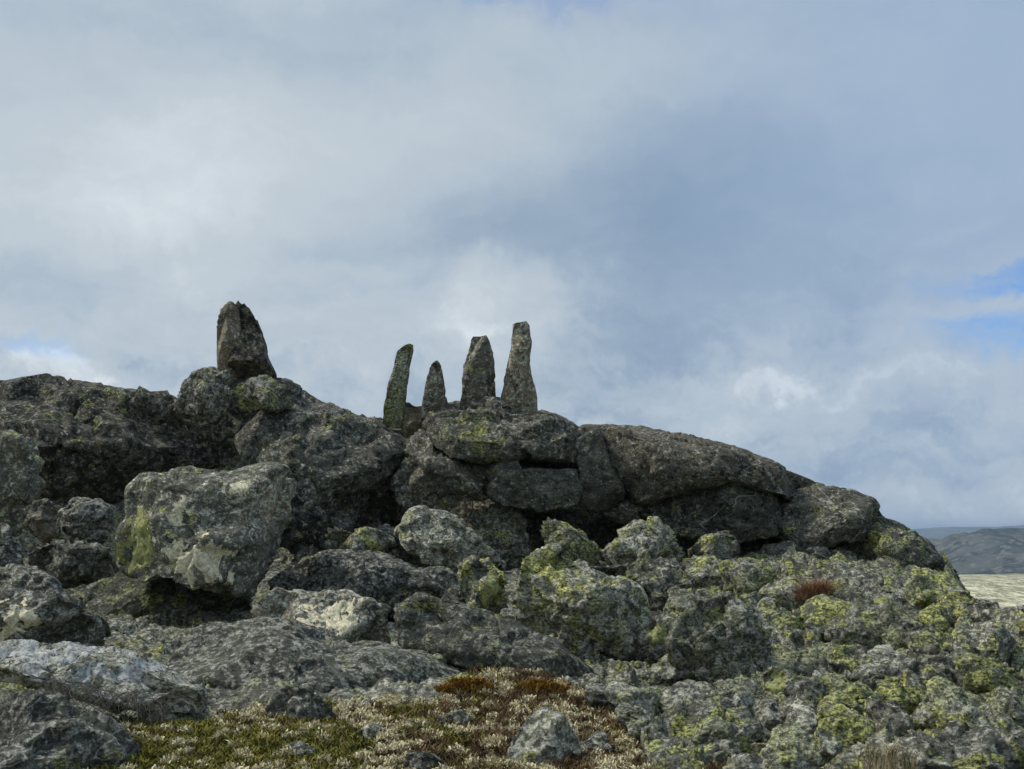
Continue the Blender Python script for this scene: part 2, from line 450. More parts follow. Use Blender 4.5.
# ---- the outcrop
OC = dict(cat='rock outcrop', level=6)
rock('rock_outcrop', 'broad dark rounded rock mass at the far left of the skyline with a shaded undercut', [(-60, 376), (5, 379), (40, 384), (75, 388), (107, 392), (145, 395), (160, 399), (185, 410), (210, 415), (235, 432), (258, 455), (264, 480), (240, 484), (200, 482), (170, 480), (140, 487), (110, 507), (70, 510), (30, 502), (-60, 500)],
     D=13.9, thick=1.1, lean=.45, e=.8, facets=7, chip=.7, rough=.8, lich=(.28, .42, .85, .25), back=1.3, blobs=[(90, 415, 45, 0, .3), (215, 440, 30, 1, .3), (120, 490, 60, 2, .2)], sink=1.0, under=1.35, **OC)  # last blob darkens the undercut: shade put into the rock colour
rock('rock_outcrop', 'long sloping grey rock face below the split menhir', [(206, 412), (214, 396), (224, 384), (240, 381), (265, 384), (285, 394), (310, 407), (340, 418), (358, 424), (380, 424), (410, 425), (438, 432), (446, 450), (436, 466), (410, 474), (395, 482), (387, 495), (383, 515), (388, 530), (370, 530), (345, 516), (310, 514), (288, 506), (276, 486), (262, 470), (240, 444), (216, 422)],
     D=14.0, thick=.9, lean=.5, under=-.1, e=.5, chip=.8, rough=.7, facets=8, cut=(.6, .88), lich=(.22, .42, .68, .1), blobs=[(268, 450, 16, 0, .5), (330, 420, 20, 0, .25)], **OC)
rock('boulder', 'rounded boulder with pale streaks sitting left of the split menhir', [(173, 407), (180, 387), (190, 374), (205, 369), (222, 374), (229, 390), (228, 405), (215, 418), (195, 420), (178, 415)],
     D=13.75, lean=.3, chip=.8, lich=(.4, .62, .5, .15), level=5)
rock('boulder', 'yellow-lichened knob of rock under the right foot of the split menhir', [(230, 388), (250, 380), (268, 378), (283, 386), (294, 394), (291, 404), (262, 408), (238, 406)],
     D=13.85, lean=.5, chip=.8, lich=(.6, .55, .4, .1), level=5)
rock('rock_outcrop', 'thick capping slab beneath the row of four standing stones', [(422, 425), (430, 413), (450, 408), (480, 409), (512, 413), (540, 416), (560, 422), (578, 432), (584, 450), (581, 467), (560, 467), (540, 463), (520, 458), (505, 463), (488, 467), (470, 465), (450, 458), (435, 448), (426, 435)],
     D=13.7, thick=1.5, lean=.15, e=.30, chip=.7, back=2.4, facets=2, cut=(.85, .95), rough=.5, sink=1.0, lich=(.33, .42, .6, .2), blobs=[(475, 440, 28, 0, .35), (500, 415, 25, 1, .2)], extra=[(-.1, -1, .05, .72), (.6, -1, 0, .80), (-.8, -.8, .2, .75), (.05, -.8, 1, .60), (0, -.5, -1, .8)], **OC)
rock('rock_outcrop', 'squared dark block under the capping slab, left of the upright crack', [(505, 464), (540, 466), (560, 468), (579, 467), (580, 485), (575, 499), (565, 505), (545, 507), (525, 507), (503, 504), (484, 492), (490, 478)],
     D=13.7, thick=2.0, lean=.1, e=.28, chip=.45, back=2.5, cut=(.8, .95), facets=3, sink=1.0, lich=(.25, .3, .5, .05), extra=[(.1, -1, .1, .75)], rough=.5, cat='rock outcrop', level=5)
rock('rock_outcrop', 'small triangular grey block jutting out under the left of the capping slab', [(478, 470), (495, 463), (515, 457), (524, 475), (529, 489), (515, 490), (495, 482)],
     D=13.5, thick=1.4, lean=.1, e=.3, chip=.45, facets=4, cut=(.7, .9), sink=1.0, lich=(.35, .3, .4, .05), rough=.5, cat='rock outcrop', level=5)
rock('rock_outcrop', 'upright dark pillar block just right of the crack beside the capping slab', [(572, 440), (580, 433), (597, 428), (606, 450), (613, 470), (621, 485), (625, 500), (610, 510), (592, 508), (576, 502), (580, 470)],
     D=13.7, thick=1.6, lean=.12, e=.28, chip=.45, back=2.5, cut=(.8, .95), facets=3, sink=1.0, lich=(.3, .3, .45, .05), extra=[(-.15, -1, .1, .75)], rough=.5, cat='rock outcrop', level=5)
rock('rock_outcrop', 'low overhanging lip of rock forming the roof of the dark hollow', [(572, 503), (600, 507), (625, 497), (650, 506), (668, 520), (656, 529), (640, 528), (620, 521), (595, 513)],
     D=13.95, thick=1.2, lean=.0, e=.35, chip=.5, back=4, facets=5, lich=(.2, .4, .55, .2), cat='rock outcrop', level=5, sink=1.0)
rock('rock_outcrop', 'huge smooth-backed skyline slab sloping down to the right of the standing stones', [(575, 430), (600, 426), (625, 429), (655, 433), (680, 439), (710, 443), (740, 451), (765, 459), (795, 471), (825, 483), (832, 491), (815, 502), (795, 500), (760, 494), (730, 488), (704, 484), (680, 487), (660, 497), (640, 502), (624, 496), (612, 475), (600, 450)],
     D=13.95, thick=1.4, lean=.6, e=.6, chip=.5, facets=5, cut=(.7, .9), lich=(.2, .42, .68, .35), back=1.8, rough=.6, sink=1.0, under=.3, **OC)
rock('rock_outcrop', 'dark green stained band of rock under the skyline slab', [(636, 505), (650, 494), (680, 484), (710, 480), (740, 484), (775, 492), (815, 498), (795, 518), (775, 530), (740, 534), (700, 530), (668, 527), (652, 518)],
     D=13.6, thick=1.2, lean=.15, e=.4, facets=6, lich=(.4, .25, .7, .05), back=1.5, rough=.5, chip=.6, **OC)
rock('rock_outcrop', 'rounded block stepping down at the right end of the skyline slab', [(766, 524), (790, 505), (812, 492), (832, 489), (848, 492), (868, 501), (884, 509), (893, 523), (885, 528), (854, 531), (823, 537), (794, 543), (766, 544)],
     D=13.65, thick=1.3, lean=.4, e=.4, chip=.7, rough=.6, back=1.6, facets=6, lich=(.42, .36, .6, .1), cat='rock outcrop', level=6)
rock('rock_outcrop', 'rounded green-grey end of the outcrop sloping down towards the distant hills', [(852, 545), (862, 528), (880, 523), (893, 523), (908.5, 530), (924, 543), (937, 556), (945, 568), (950, 582), (943, 590), (924, 582), (906, 577), (882, 578), (864, 572), (848, 565)],
     D=13.4, thick=1.3, lean=.45, e=.55, chip=.55, rough=.6, facets=5, cut=(.7, .9), lich=(.52, .36, .58, .05), blobs=[(872, 538, 12, 0, .5), (884, 568, 9, 0, .6)], cat='rock outcrop', level=6)
rock('boulder', 'squared dark block at the foot of the outcrop above the rust-red tussock', [(766, 546), (794, 542), (821, 537), (826, 556), (824, 576), (794, 580), (776, 576), (766, 568)],
     D=13.3, thick=1.0, lean=.15, e=.5, facets=5, lich=(.42, .4, .4, .05), level=5)
rock('boulder', 'dark recessed block between the squared dark block and the rounded outcrop end', [(822, 540), (845, 532), (860, 534), (862, 560), (855, 576), (826, 578)],
     D=13.6, thick=1.0, lean=.15, facets=5, lich=(.3, .3, .6, .05), level=5)
rock('boulder', 'last small dark block at the tip of the outcrop beside the pale field', [(938, 566), (948, 563), (958, 571), (960, 588), (948, 592), (937, 586)], D=13.2, level=4, lich=(.35, .3, .6, .05))
rock('rock_outcrop', 'layered ledge sloping beneath the leaning green standing stone', [(388, 484), (396, 462), (408, 442), (424, 430), (438, 436), (452, 450), (472, 462), (494, 470), (490, 482), (470, 482), (440, 487), (405, 490)],
     D=13.5, thick=1.1, lean=.75, e=.36, chip=.9, rough=.7, back=2, facets=7, lich=(.35, .5, .45, .25), cat='rock outcrop', level=5, strata=1.6)
rock('rock_outcrop', 'pale-topped ledge projecting over two dark hollows in the middle of the outcrop', [(389, 499), (402, 490), (417, 480), (438, 480), (464, 480), (480, 484), (492, 493.5), (482, 502), (459, 503), (445, 512), (441, 519), (428, 514), (413, 506)],
     D=13.5, thick=1.2, lean=.25, e=.4, chip=.7, rough=.7, back=4, facets=7, lich=(.35, .6, .4, .15), cat='rock outcrop', level=5, strata=1.4, sink=1.0)

# ---- boulders below the outcrop
def B(label, poly, **kw):
    kw.setdefault('level', 5); kw.setdefault('chip', .95); kw.setdefault('rough', .7); kw.setdefault('e', .45); kw.setdefault('loose', .25); kw.setdefault('cut', (.42, .8)); kw.setdefault('facets', 11)
    return rock('boulder', label, poly, **kw)
B('long grey boulder lying diagonally below the two dark hollows', [(396, 534), (402, 524), (409, 516), (422.5, 513), (443, 519.6), (464, 529), (485, 542), (507, 555), (508, 564), (477, 561), (454, 559), (433, 556), (412, 551), (398, 546)], tone=.9, lich=(.38, .8, .2, .05), lean=.7, level=6, D=12.45, thick=.7)
B('small dark stone wedged left of the long diagonal boulder', [(377, 524), (394, 525), (400, 546), (386, 546), (377, 536)], level=4, lich=(.2, .3, .6, 0))
B('knobbly pale and yellow boulder lying left of the long diagonal boulder', [(318, 533), (329, 529), (347, 531), (365, 530), (381, 536), (397, 547), (400, 558), (381, 563), (360, 562), (334, 558), (319, 551)], lich=(.55, .62, .4, .05))
B('dark peaked boulder just right of the big two-tone boulder', [(274, 508), (290, 496), (303, 493), (312, 507), (326, 516), (322, 528), (318, 541), (308, 550), (287, 548), (273, 538)], lich=(.3, .3, .95, .05), D=12.6)
B('small grey block behind the knobbly pale boulder', [(322, 518), (344, 510), (358, 526), (346, 533), (328, 532)], level=4, lich=(.35, .4, .5, .05), D=13.4)
B('rounded boulder with a yellow left shoulder at the mouth of the dark hollow', [(462, 518), (475, 508), (495, 509), (515, 512), (528, 520), (534, 535), (531, 550), (515, 559), (500, 556), (485, 547), (469, 532)], lich=(.4, .65, .35, .15), blobs=[(478, 520, 12, 0, .5)], D=13.45)
B('yellow-green wedge-shaped boulder in front of the dark hollow', [(538, 528), (543, 516), (553.6, 519), (577, 530), (600.5, 543), (604, 553), (588, 570), (569, 563), (546, 548)], chip=.5, rough=.5, lich=(.72, .45, .4, .05), blobs=[(580, 545, 16, 0, .4)])
B('grey-green triangular boulder at the right end of the dark hollow', [(602, 552), (621, 537), (642, 526), (661.6, 518), (672, 526), (682, 542), (688, 558), (668, 569), (637, 570), (611, 570)], lich=(.55, .7, .25, .05), lean=.4)
B('squarish lichened boulder right of the grey-green triangular one', [(686, 549), (704.5, 541), (728, 535), (742, 536), (740, 557), (722, 569), (696, 565)], lich=(.6, .42, .42, .05), D=12.9)
B('upright pointed boulder with bright yellow lower face, middle of the slope', [(455, 579), (462, 566), (469, 558), (486, 563), (506, 576), (510, 600), (497, 617), (479, 620), (470, 606), (456, 592)], tone=.9, lich=(.72, .5, .3, .05), lean=.25, crusts=[(492, 597, 11, 15, YELLOW, 'yellow lower face')])
B('low dark stone tucked left of the pointed yellow boulder', [(439, 602), (453, 592), (468, 596), (474, 608), (462, 616), (442, 612)], level=4, lich=(.2, .4, .6, .05))
B('large central boulder with yellow crown and shaded underside right of the pointed one', [(510, 572), (514, 556), (529, 550), (549, 553), (572, 563), (592, 573), (610, 586), (630, 592), (646, 604), (644, 625), (633, 640), (610, 641), (590, 635), (570, 637), (545, 628), (520, 615), (508, 600)], lich=(.62, .75, .25, .05), level=6, thick=1.0, lean=.4, tone=.95,
  blobs=[(535, 560, 18, 0, .4), (560, 600, 30, 0, .15)], crusts=[(522, 563, 11, 8, YELLOW, 'yellow crown')])
B('flat grey ledge behind and right of the large central boulder', [(566, 566), (600, 567), (640, 565), (680, 565), (697, 580), (692, 604), (660, 606), (630, 597), (600, 584)], lich=(.5, .5, .45, .05), level=6, lean=.6)
B('small round stone half yellow half grey at the edge of the gravel hollow', [(633, 638), (643, 621), (657, 617), (667, 624), (667, 644), (663, 655), (652, 662), (639, 655)], lich=(.5, .55, .4, .05), crusts=[(657, 633, 9, 11, YELLOW, 'yellow side')], D=9.2)
B('large rough grey boulder right of the half-yellow round stone', [(666, 645), (680, 620), (700, 605), (725, 598), (747, 608), (767, 630), (778, 655), (771, 680), (750, 688), (720, 686), (693, 683), (676, 671)], lich=(.6, .78, .4, .05), level=6, lean=.4)
B('bright yellow stone at the right foot of the large rough grey boulder', [(760, 676), (774, 664), (788, 675), (798, 690), (796, 704), (780, 709), (767, 699)], lich=(.85, .4, .3, .05), crusts=[(779, 688, 15, 17, YELLOW, 'yellow top')], D=7.7)
B('small grey stone below the half-yellow round stone', [(660, 662), (674, 653), (690, 658), (694, 676), (680, 684), (664, 680)], lich=(.4, .7, .4, 0), level=4)
B('pale yellow-green boulder at the bottom edge beside a thin black cleft', [(684, 752), (704.5, 735), (725, 728), (747, 735), (758, 752), (756, 780), (694, 782)], lich=(.75, .6, .25, .05), D=6.35)
B('flat pale stone on the upper side of the thin black cleft', [(660, 728), (680, 717), (700, 715), (707, 722), (696, 736), (680, 750), (666, 741)], lich=(.65, .65, .3, .05), D=6.8)
B('lone foreground boulder with pale top and dark right face among the reindeer lichen', [(508, 742), (526, 723), (543, 716), (561, 720), (573, 735), (584, 752), (580, 766), (560, 772), (530, 768), (510, 762)], tone=.8, lich=(.35, .75, .3, .0), D=6.15, lean=.35, facets=4, rough=.4, chip=.4, extra=[(.8, -.6, .1, .45), (-.4, -.7, .6, .6)])
for x, y, w_, h_, lb in [(372, 738, 46, 16, 'low dark stone showing through the moss, left of the lone foreground boulder'), (455, 722, 40, 14, 'flat grey stone half buried in the heath under the orange-brown moss'),
                         (596, 748, 34, 22, 'small grey stone right beside the lone foreground boulder'), (300, 752, 40, 14, 'flat dark stone half sunk in the green moss near the bottom edge'), (420, 764, 54, 18, 'low dark stone at the bottom edge in the middle of the heath')]:
    B(lb, ell(x, y, w_, h_, int(x)), lich=(.35, .6, .6, 0), D=dist_at(y + 4), lean=.9, cat='stone')
# left side
B('big two-tone boulder propped on the left with grey right face and cream and yellow patches', [(107, 545), (112, 522), (109, 506), (117, 492), (130, 483), (143, 483), (166, 477), (187, 481), (208, 480), (226, 477), (256, 472), (273, 475), (278, 488), (270, 520), (260, 552), (251, 580), (240, 601), (226, 600), (205, 586), (180, 576), (155, 570), (135, 572), (120, 579), (110, 570)],
  D=10.0, thick=1.1, lean=.2, e=.34, facets=2, level=6, lich=(.3, .42, .35, .05), rough=.35, chip=.6, sink=1.0, loose=.4, tone=1.0,
  extra=[(.22, -1, .30, .60), (-.8, -.75, .05, .62), (.95, -.5, -.1, .80), (.1, -.5, 1, .80), (.2, -.8, -.9, .8)],
  blobs=[(268, 505, 22, 3, .75), (266, 500, 22, 1, .3), (268, 510, 20, 2, -.3), (140, 540, 26, 0, .45), (230, 500, 30, 1, .25), (235, 550, 30, 0, -.3), (145, 500, 20, 0, .3)],
  crusts=[(184, 520, 9, 22, CREAM, 'upper cream patch'), (205, 553, 26, 24, CREAM, 'cream patch'), (134, 543, 22, 26, YELLOW, 'olive yellow patch'), (247, 488, 11, 8, CREAM, 'cream cap')])
B('dark brown stone in the shade behind the big two-tone boulder, at far left', [(18, 508), (42, 500), (58, 508), (62, 525), (56, 542), (38, 540), (22, 530)], lich=(.2, .4, .6, .35), D=11.8)
B('grey peaked stone just left of the big two-tone boulder', [(55, 522), (67, 498), (82, 501), (108, 511), (114, 524), (102, 537), (80, 548), (60, 545)], lich=(.3, .58, .5, .1), D=11.5)
B('flat dark slab under the grey peaked stone at left', [(12, 552), (50, 545), (90, 548), (112, 560), (116, 578), (90, 584), (60, 582), (25, 574)], lich=(.3, .5, .55, .1), D=11.0)
B('rounded grey-green boulder cut by the left edge below the skyline mass', [(-40, 437), (5, 437), (20, 445), (28, 460), (34, 470), (29, 492), (22, 518), (5, 524), (-40, 524)], lich=(.4, .45, .4, .1), D=12.4)
B('grey slanting boulder at the left edge above the cream-patched one', [(-40, 522), (0, 526), (10, 543), (22, 568), (26, 582), (5, 586), (-40, 584)], lich=(.3, .6, .3, .05), D=9.6)
B('wide grey boulder at the left edge with a big cream lichen patch', [(-50, 572), (20, 576), (45, 584), (60, 598), (75, 613), (98, 629), (101, 638), (85, 648), (65, 659), (45, 656), (20, 654), (-50, 650)], lich=(.25, .5, .4, .05), D=8.5, lean=.5, level=6, rough=.6, chip=.5,
  crusts=[(12, 622, 26, 14, CREAM, 'cream patch'), (55, 616, 8, 5, CREAM, 'small cream spot')])
B('long low slab with white crusted top at the lower left', [(-50, 640), (20, 643), (60, 654), (110, 664), (150, 672), (180, 683), (205, 690), (211, 706), (207, 718), (170, 716), (130, 710), (80, 699), (40, 691), (10, 688), (-50, 684)], tone=.8, lich=(.2, .85, .35, .0), D=6.95, lean=.6, level=6, rough=.5, chip=.45,
  crusts=[(30, 658, 46, 11, WHITE, 'white crust'), (112, 674, 48, 8, WHITE, 'white crust'), (165, 690, 16, 5, CREAM, 'cream spot'), (60, 684, 12, 8, WHITE, 'white crust')])
B('dark boulder in the bottom left corner', [(-60, 700), (10, 707), (35, 717), (70, 734), (100, 751), (118, 766), (114, 800), (-60, 800)], lich=(.3, .55, .55, .0), D=6.0, lean=.6, level=6)
B('small dark stone with pale left face among the moss at lower left', [(262, 708), (272, 696), (290, 690), (306, 690), (321, 701), (338, 715), (331, 726), (305, 729), (285, 724), (265, 720)], lich=(.4, .55, .5, 0), D=7.0, extra=[(.7, -.7, .2, .5)])
S = dict(cat='rock slab', level=6, chip=.35, lean=.9, thick=1.4)
rock('rock_slab', 'mossy green slab in the shadow under the big two-tone boulder', [(78, 592), (110, 577), (150, 578), (200, 590), (240, 600), (258, 615), (240, 630), (200, 634), (160, 630), (120, 631), (88, 620)], lich=(.62, .4, .5, .05), D=10.45, **S)
rock('rock_slab', 'ledge crusted with cream lichen ending at a rusty crack', [(248, 606), (270, 592), (300, 598), (330, 603), (370, 605), (387, 612), (390, 642), (387, 658), (370, 656), (355, 664), (338, 656), (318, 645), (298, 640), (273, 634), (253, 626)], lich=(.35, .6, .5, .25), D=9.0, cat='rock slab', level=6, lean=.5, thick=1.1, chip=.5, rough=.5, e=.42,
     crusts=[(345, 620, 24, 12, CREAM, 'cream crust'), (308, 624, 13, 14, CREAM, 'cream crust'), (328, 640, 7, 10, YELLOW, 'yellow spot')], blobs=[(380, 648, 10, 3, 1.0)])
rock('rock_slab', 'smooth grey slab right of the rusty crack, tapering right', [(392, 613), (420, 605), (450, 614), (480, 620), (510, 625), (540, 640), (562, 655), (602, 680), (616, 692), (600, 700), (560, 690), (530, 678), (500, 675), (470, 679), (440, 672), (410, 662), (394, 650)], lich=(.4, .5, .45, .05), D=8.6, blobs=[(485, 645, 18, 0, .4), (384, 645, 8, 3, .9)], cat='rock slab', level=6, lean=.6, thick=1.1, rough=.6, chip=.4)
rock('rock_slab', 'wide low streaked slab above the moss, left of centre', [(160, 662), (180, 641), (230, 628), (280, 633), (320, 647), (350, 659), (380, 655), (420, 667), (450, 679), (480, 692), (460, 704), (420, 698), (370, 701), (330, 698), (280, 698), (230, 698), (190, 690)], lich=(.3, .65, .55, .05), D=8.2, rough=.45, e=.65, facets=4, **S)
rock('rock_slab', 'rough dark mottled ledge between the big two-tone boulder and the pointed yellow one', [(262, 582), (300, 564), (340, 560), (385, 566), (430, 585), (452, 600), (442, 616), (400, 613), (350, 608), (300, 603), (266, 596)], lich=(.3, .62, .75, .05), D=10.6, rough=1.1, **S)
for i, (x, y, w_, h_, lb) in enumerate([(114, 627, 13, 8, 'leftmost of three small pale stones under the mossy slab'), (128, 629, 15, 9, 'middle, palest of three small stones under the mossy slab'), (143, 624, 13, 8, 'rightmost of three small pale stones under the mossy slab')]):
    B(lb, ell(x, y, w_, h_, i), level=4, lich=(.15, 1.1, .0, 0), D=8.9, cat='stone')

# ---- the jumble on the right
J = [
 (783, 592, 40, 28, .5, .6, .4, 'grey pointed boulder just left below the rust-red tussock'),
 (792, 633, 34, 36, .75, .45, .4, 'yellow-mottled boulder below the rust-red tussock, left one'),
 (825, 626, 50, 48, .65, .45, .5, 'dark boulder with yellow top straight below the rust-red tussock'),
 (855, 587, 54, 34, .42, .55, .45, 'wide grey boulder right of the rust-red tussock'),
 (881, 600, 30, 22, .4, .6, .5, 'small grey stone at the right foot of the wide grey boulder by the tussock'),
 (901, 608, 34, 32, .5, .6, .4, 'grey-green boulder below the rounded outcrop end'),
 (931, 592, 52, 34, .72, .45, .35, 'smooth yellow-green boulder at the very end of the outcrop'),
 (941, 619, 40, 26, .72, .45, .4, 'low boulder with a bright yellow left shoulder below the outcrop tip'),
 (966, 606, 38, 30, .6, .5, .4, 'yellowish boulder standing against the pale field'),
 (967, 624, 16, 18, .95, .3, .2, 'tiny bright yellow stone below the one against the pale field'),
 (997, 617, 40, 30, .35, .5, .6, 'dark grey boulder against the shaded edge of the pale field'),
 (1019, 620, 40, 38, .45, .6, .4, 'light grey boulder cut by the right edge below the pale field'),
 (878, 634, 68, 52, .58, .65, .45, 'broad mottled grey and yellow boulder in the middle of the right jumble'),
 (927, 646, 34, 42, .62, .4, .55, 'dark upright boulder with a yellow stain, beside a black gap'),
 (955, 648, 32, 36, .55, .5, .45, 'round knob-like boulder right of the black gap'),
 (995, 648, 66, 40, .5, .55, .5, 'wide rough boulder near the right edge, above the yellow-patched one'),
 (1005, 652, 18, 12, 1.0, .3, .2, 'little bright yellow stone near the right edge'),
 (812, 669, 36, 34, .62, .5, .45, 'yellowish boulder right of the large rough grey boulder'),
 (857, 663, 38, 34, .6, .5, .5, 'dull yellow boulder under the broad mottled one'),
 (884, 663, 38, 28, .3, .8, .4, 'pinkish grey bare boulder under the broad mottled one'),
 (896, 682, 82, 40, .4, .55, .55, 'flat-topped dark slab boulder in the middle of the lower right'),
 (950, 680, 46, 40, .4, .4, .65, 'dark boulder under the round knob-like one'),
 (996, 683, 62, 48, .7, .5, .45, 'large boulder with yellow patches at the lower right edge'),
 (810, 697, 34, 34, .45, .6, .5, 'greyish boulder right of the bright yellow stone'),
 (835, 695, 46, 30, .75, .5, .45, 'yellow-crusted boulder left of the flat-topped dark slab'),
 (857, 706, 48, 32, .8, .45, .4, 'brightly yellow-crusted boulder under the flat-topped dark slab'),
 (906, 700, 58, 28, .8, .4, .45, 'low boulder with a bright yellow cap in front of the flat-topped dark slab'),
 (850, 731, 54, 44, .75, .5, .45, 'round yellow-mottled boulder above the dry grass tuft'),
 (892, 725, 52, 42, .45, .45, .6, 'dark hollowed boulder right of the round yellow-mottled one'),
 (948, 715, 64, 46, .7, .65, .35, 'pale yellow boulder with a grey crown at lower right'),
 (970, 732, 56, 32, .55, .95, .1, 'flat tan boulder with a pale even crust at lower right'),
 (980, 758, 82, 50, .35, .5, .6, 'dark boulder under the flat tan one'),
 (1014, 713, 40, 40, .65, .5, .45, 'yellowish boulder at the right edge, above the bottom corner'),
 (1018, 742, 40, 42, .55, .5, .5, 'mottled boulder in the bottom right corner'),
 (978, 772, 54, 30, .9, .65, .1, 'bright pale yellow stone at the bottom edge, right'),
 (927, 757, 54, 50, .4, .45, .6, 'dark grey boulder right of the dry grass tuft'),
 (792, 756, 66, 52, .6, .7, .35, 'pale green-grey boulder at the bottom edge left of the dry grass tuft'),
 (804, 721, 40, 26, .2, .75, .3, 'bare grey flat stone in the lower right'),
 (826, 748, 28, 36, .5, .6, .5, 'narrow grey stone left of the dry grass tuft'),
 (776, 716, 32, 28, .4, .7, .5, 'grey stone under the bright yellow stone'),
 (711, 569, 54, 32, .5, .5, .5, 'low grey boulder below the squarish lichened one'),
 (753, 581, 52, 40, .68, .55, .35, 'rounded cream-topped boulder left of the rust-red tussock'),
 (684, 604, 42, 32, .5, .55, .5, 'knobbly grey boulder right behind the large central boulder'),
 (709, 600, 40, 28, .6, .5, .45, 'small yellowish boulder left of the cream-topped one'),
 (737, 606, 50, 30, .6, .6, .45, 'yellow-grey boulder under the cream-topped one'),
 (768, 620, 36, 34, .55, .6, .5, 'rough grey boulder right behind the large rough grey one'),
 (646, 704, 54, 32, .6, .75, .35, 'pale lumpy stone at the right end of the reindeer lichen'),
 (689, 705, 58, 32, .4, .7, .5, 'grey lumpy boulder below the large rough grey boulder'),
 (727, 706, 50, 32, .5, .7, .5, 'mottled grey boulder left of the bright yellow stone'),
 (749, 727, 44, 26, .5, .7, .45, 'grey stone right behind the pale yellow-green bottom boulder'),
 (646, 731, 48, 34, .55, .7, .35, 'low pale stone left of the thin black cleft'),
 (612, 700, 40, 22, .5, .6, .5, 'small grey stone at the tip of the smooth tapering slab'),
 (430, 578, 40, 24, .35, .6, .5, 'small rough stone above the pointed yellow boulder'),
 (368, 572, 44, 20, .5, .6, .5, 'low rough stone below the knobbly pale boulder'),
 (300, 556, 44, 20, .3, .5, .6, 'dark low stone at the right foot of the big two-tone boulder'),
]
for i, (x, y, w_, h_, a, b, c_, lb) in enumerate(J):
    rs = np.random.default_rng(i)
    rock('boulder', lb, ell(x, y + h_ * .06, w_ * 1.3, h_ * 1.08, i, rs.uniform(-.3, .3)), cat='boulder', level=5, lich=((a - .5) * 1.9 + .56, b + .08, c_, rs.uniform(0, .12)), lean=rs.uniform(.5, 1.1), facets=12, e=.42, cut=(.45, .85), chip=.95,
         D=dist_at(y + h_ * .42), rough=.6, loose=.8, thick=1.1, seed=300 + i)

# small loose stones nothing tells apart
rs = np.random.default_rng(5)
n = 0
while n < 70:
    x = rs.uniform(250, 1030); y = rs.uniform(585, 765)
    if x < 640 and y > 668 or x > 880 and y < 625: continue
    if x < 640 and rs.random() < .45: continue
    w_ = rs.uniform(9, 21) * (dist_at(600) / dist_at(y)) ** .8; h_ = w_ * rs.uniform(.55, .85)
    Y = dist_at(y); X = (x - W2) / F * Y
    gr = 'small loose stones filling gaps in the boulder slope'
    rock('stone', 'small mottled loose stone in a gap between the boulders', ell(x, y, w_, h_, n, rs.uniform(-.4, .4)), cat='stone', group=gr, level=4,
         lich=(rs.uniform(.2, .85), rs.uniform(.4, .9), rs.uniform(.2, .6), rs.uniform(0, .2)), D=Y, facets=9, e=.45, rough=.6, chip=.6, loose=1.0, thick=1.1, seed=600 + n)
    n += 1

# ------------------------------------------------------------------ ground sheet
def build_ground():
    fine = np.arange(-.50, .5001, .0013)
    left = np.linspace(-math.pi, -.52, 40); right = -left[::-1]
    az = np.concatenate([left, fine, right])
    r = np.concatenate([[.05, .5, 1.2, 2, 3, 3.8], np.arange(4.4, 13.4, .022), np.arange(13.4, 22, .09), np.geomspace(22, 180, 60), np.arange(182, 420, 2.2), np.geomspace(425, 14000, 50)])
    A, Rr = np.meshgrid(az, r)
    X = Rr * np.sin(A); Y = Rr * np.cos(A)
    Yf = np.where(np.abs(A) < 1.2, Y, Rr)          # behind the camera the hill simply falls away
    z = ground_rel(X, np.where(np.abs(A) < 1.0, Yf, np.maximum(Rr, 0)))
    x, y = X.ravel(), Y.ravel(); z = z.ravel(); rr_ = Rr.ravel()
    p = np.stack([x, y, np.zeros_like(x)], 1).astype(np.float32)
    near = sst(40, 20, rr_); u = W2 + x / np.maximum(y, .5) * F
    veg = soil_mask(x, y)
    rockamp = near * (1 - .75 * veg)
    d = .10 * fbm(p / .9, 3) + .05 * (ridged(p / .35, 3) - .6) + .03 * np.round(fbm(p / .25 + 5, 2) * 3) / 3 + .018 * (ridged(p / .10, 2) - .5) + .008 * fbm(p / .035, 2)
    wx = x + .06 * fbm(p / .2 + 40, 2); wy = y + .06 * fbm(p / .2 + 50, 2)
    jum = sst(480, 640, u)
    d = .6 * d + (.35 + .65 * jum) * (facets2(wx, wy, .42, .42, 1.0) + .8 * facets2(wx, wy, .16, .45, 2.0)) + .4 * facets2(wx, wy, .07, .4, 3.0)
    z = z + rockamp * d - (.05 + .10 * sst(7.8, 9.5, rr_) * sst(250, 420, u) * sst(760, 640, u)) * near
    mid = sst(60, 120, rr_) * sst(900, 450, rr_)
    z = z + mid * (.35 * fbm(p / 9, 3) + 1.2 * fbm(p / 60, 2) + .25 * np.maximum(fbm(p / 2.4, 2), 0))
    v = np.stack([x, y, z + EYE[2]], 1)
    nr_, na = len(r), len(az)
    i = np.arange(nr_ - 1)[:, None] * na + np.arange(na - 1)[None, :]
    f = np.stack([i, i + 1, i + na + 1, i + na], -1).reshape(-1, 4)
    at = np.zeros((len(v), 4), np.float32)
    at[:, 0] = .55 + .2 * fbm(p / .8, 2) + .15 * sst(600, 800, u); at[:, 1] = .6 + .2 * fbm(p / .6 + 9, 2); at[:, 2] = .55; at[:, 3] = .08
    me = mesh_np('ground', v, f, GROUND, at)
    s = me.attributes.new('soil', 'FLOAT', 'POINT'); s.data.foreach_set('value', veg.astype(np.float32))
    link('ground', me, kind='structure')

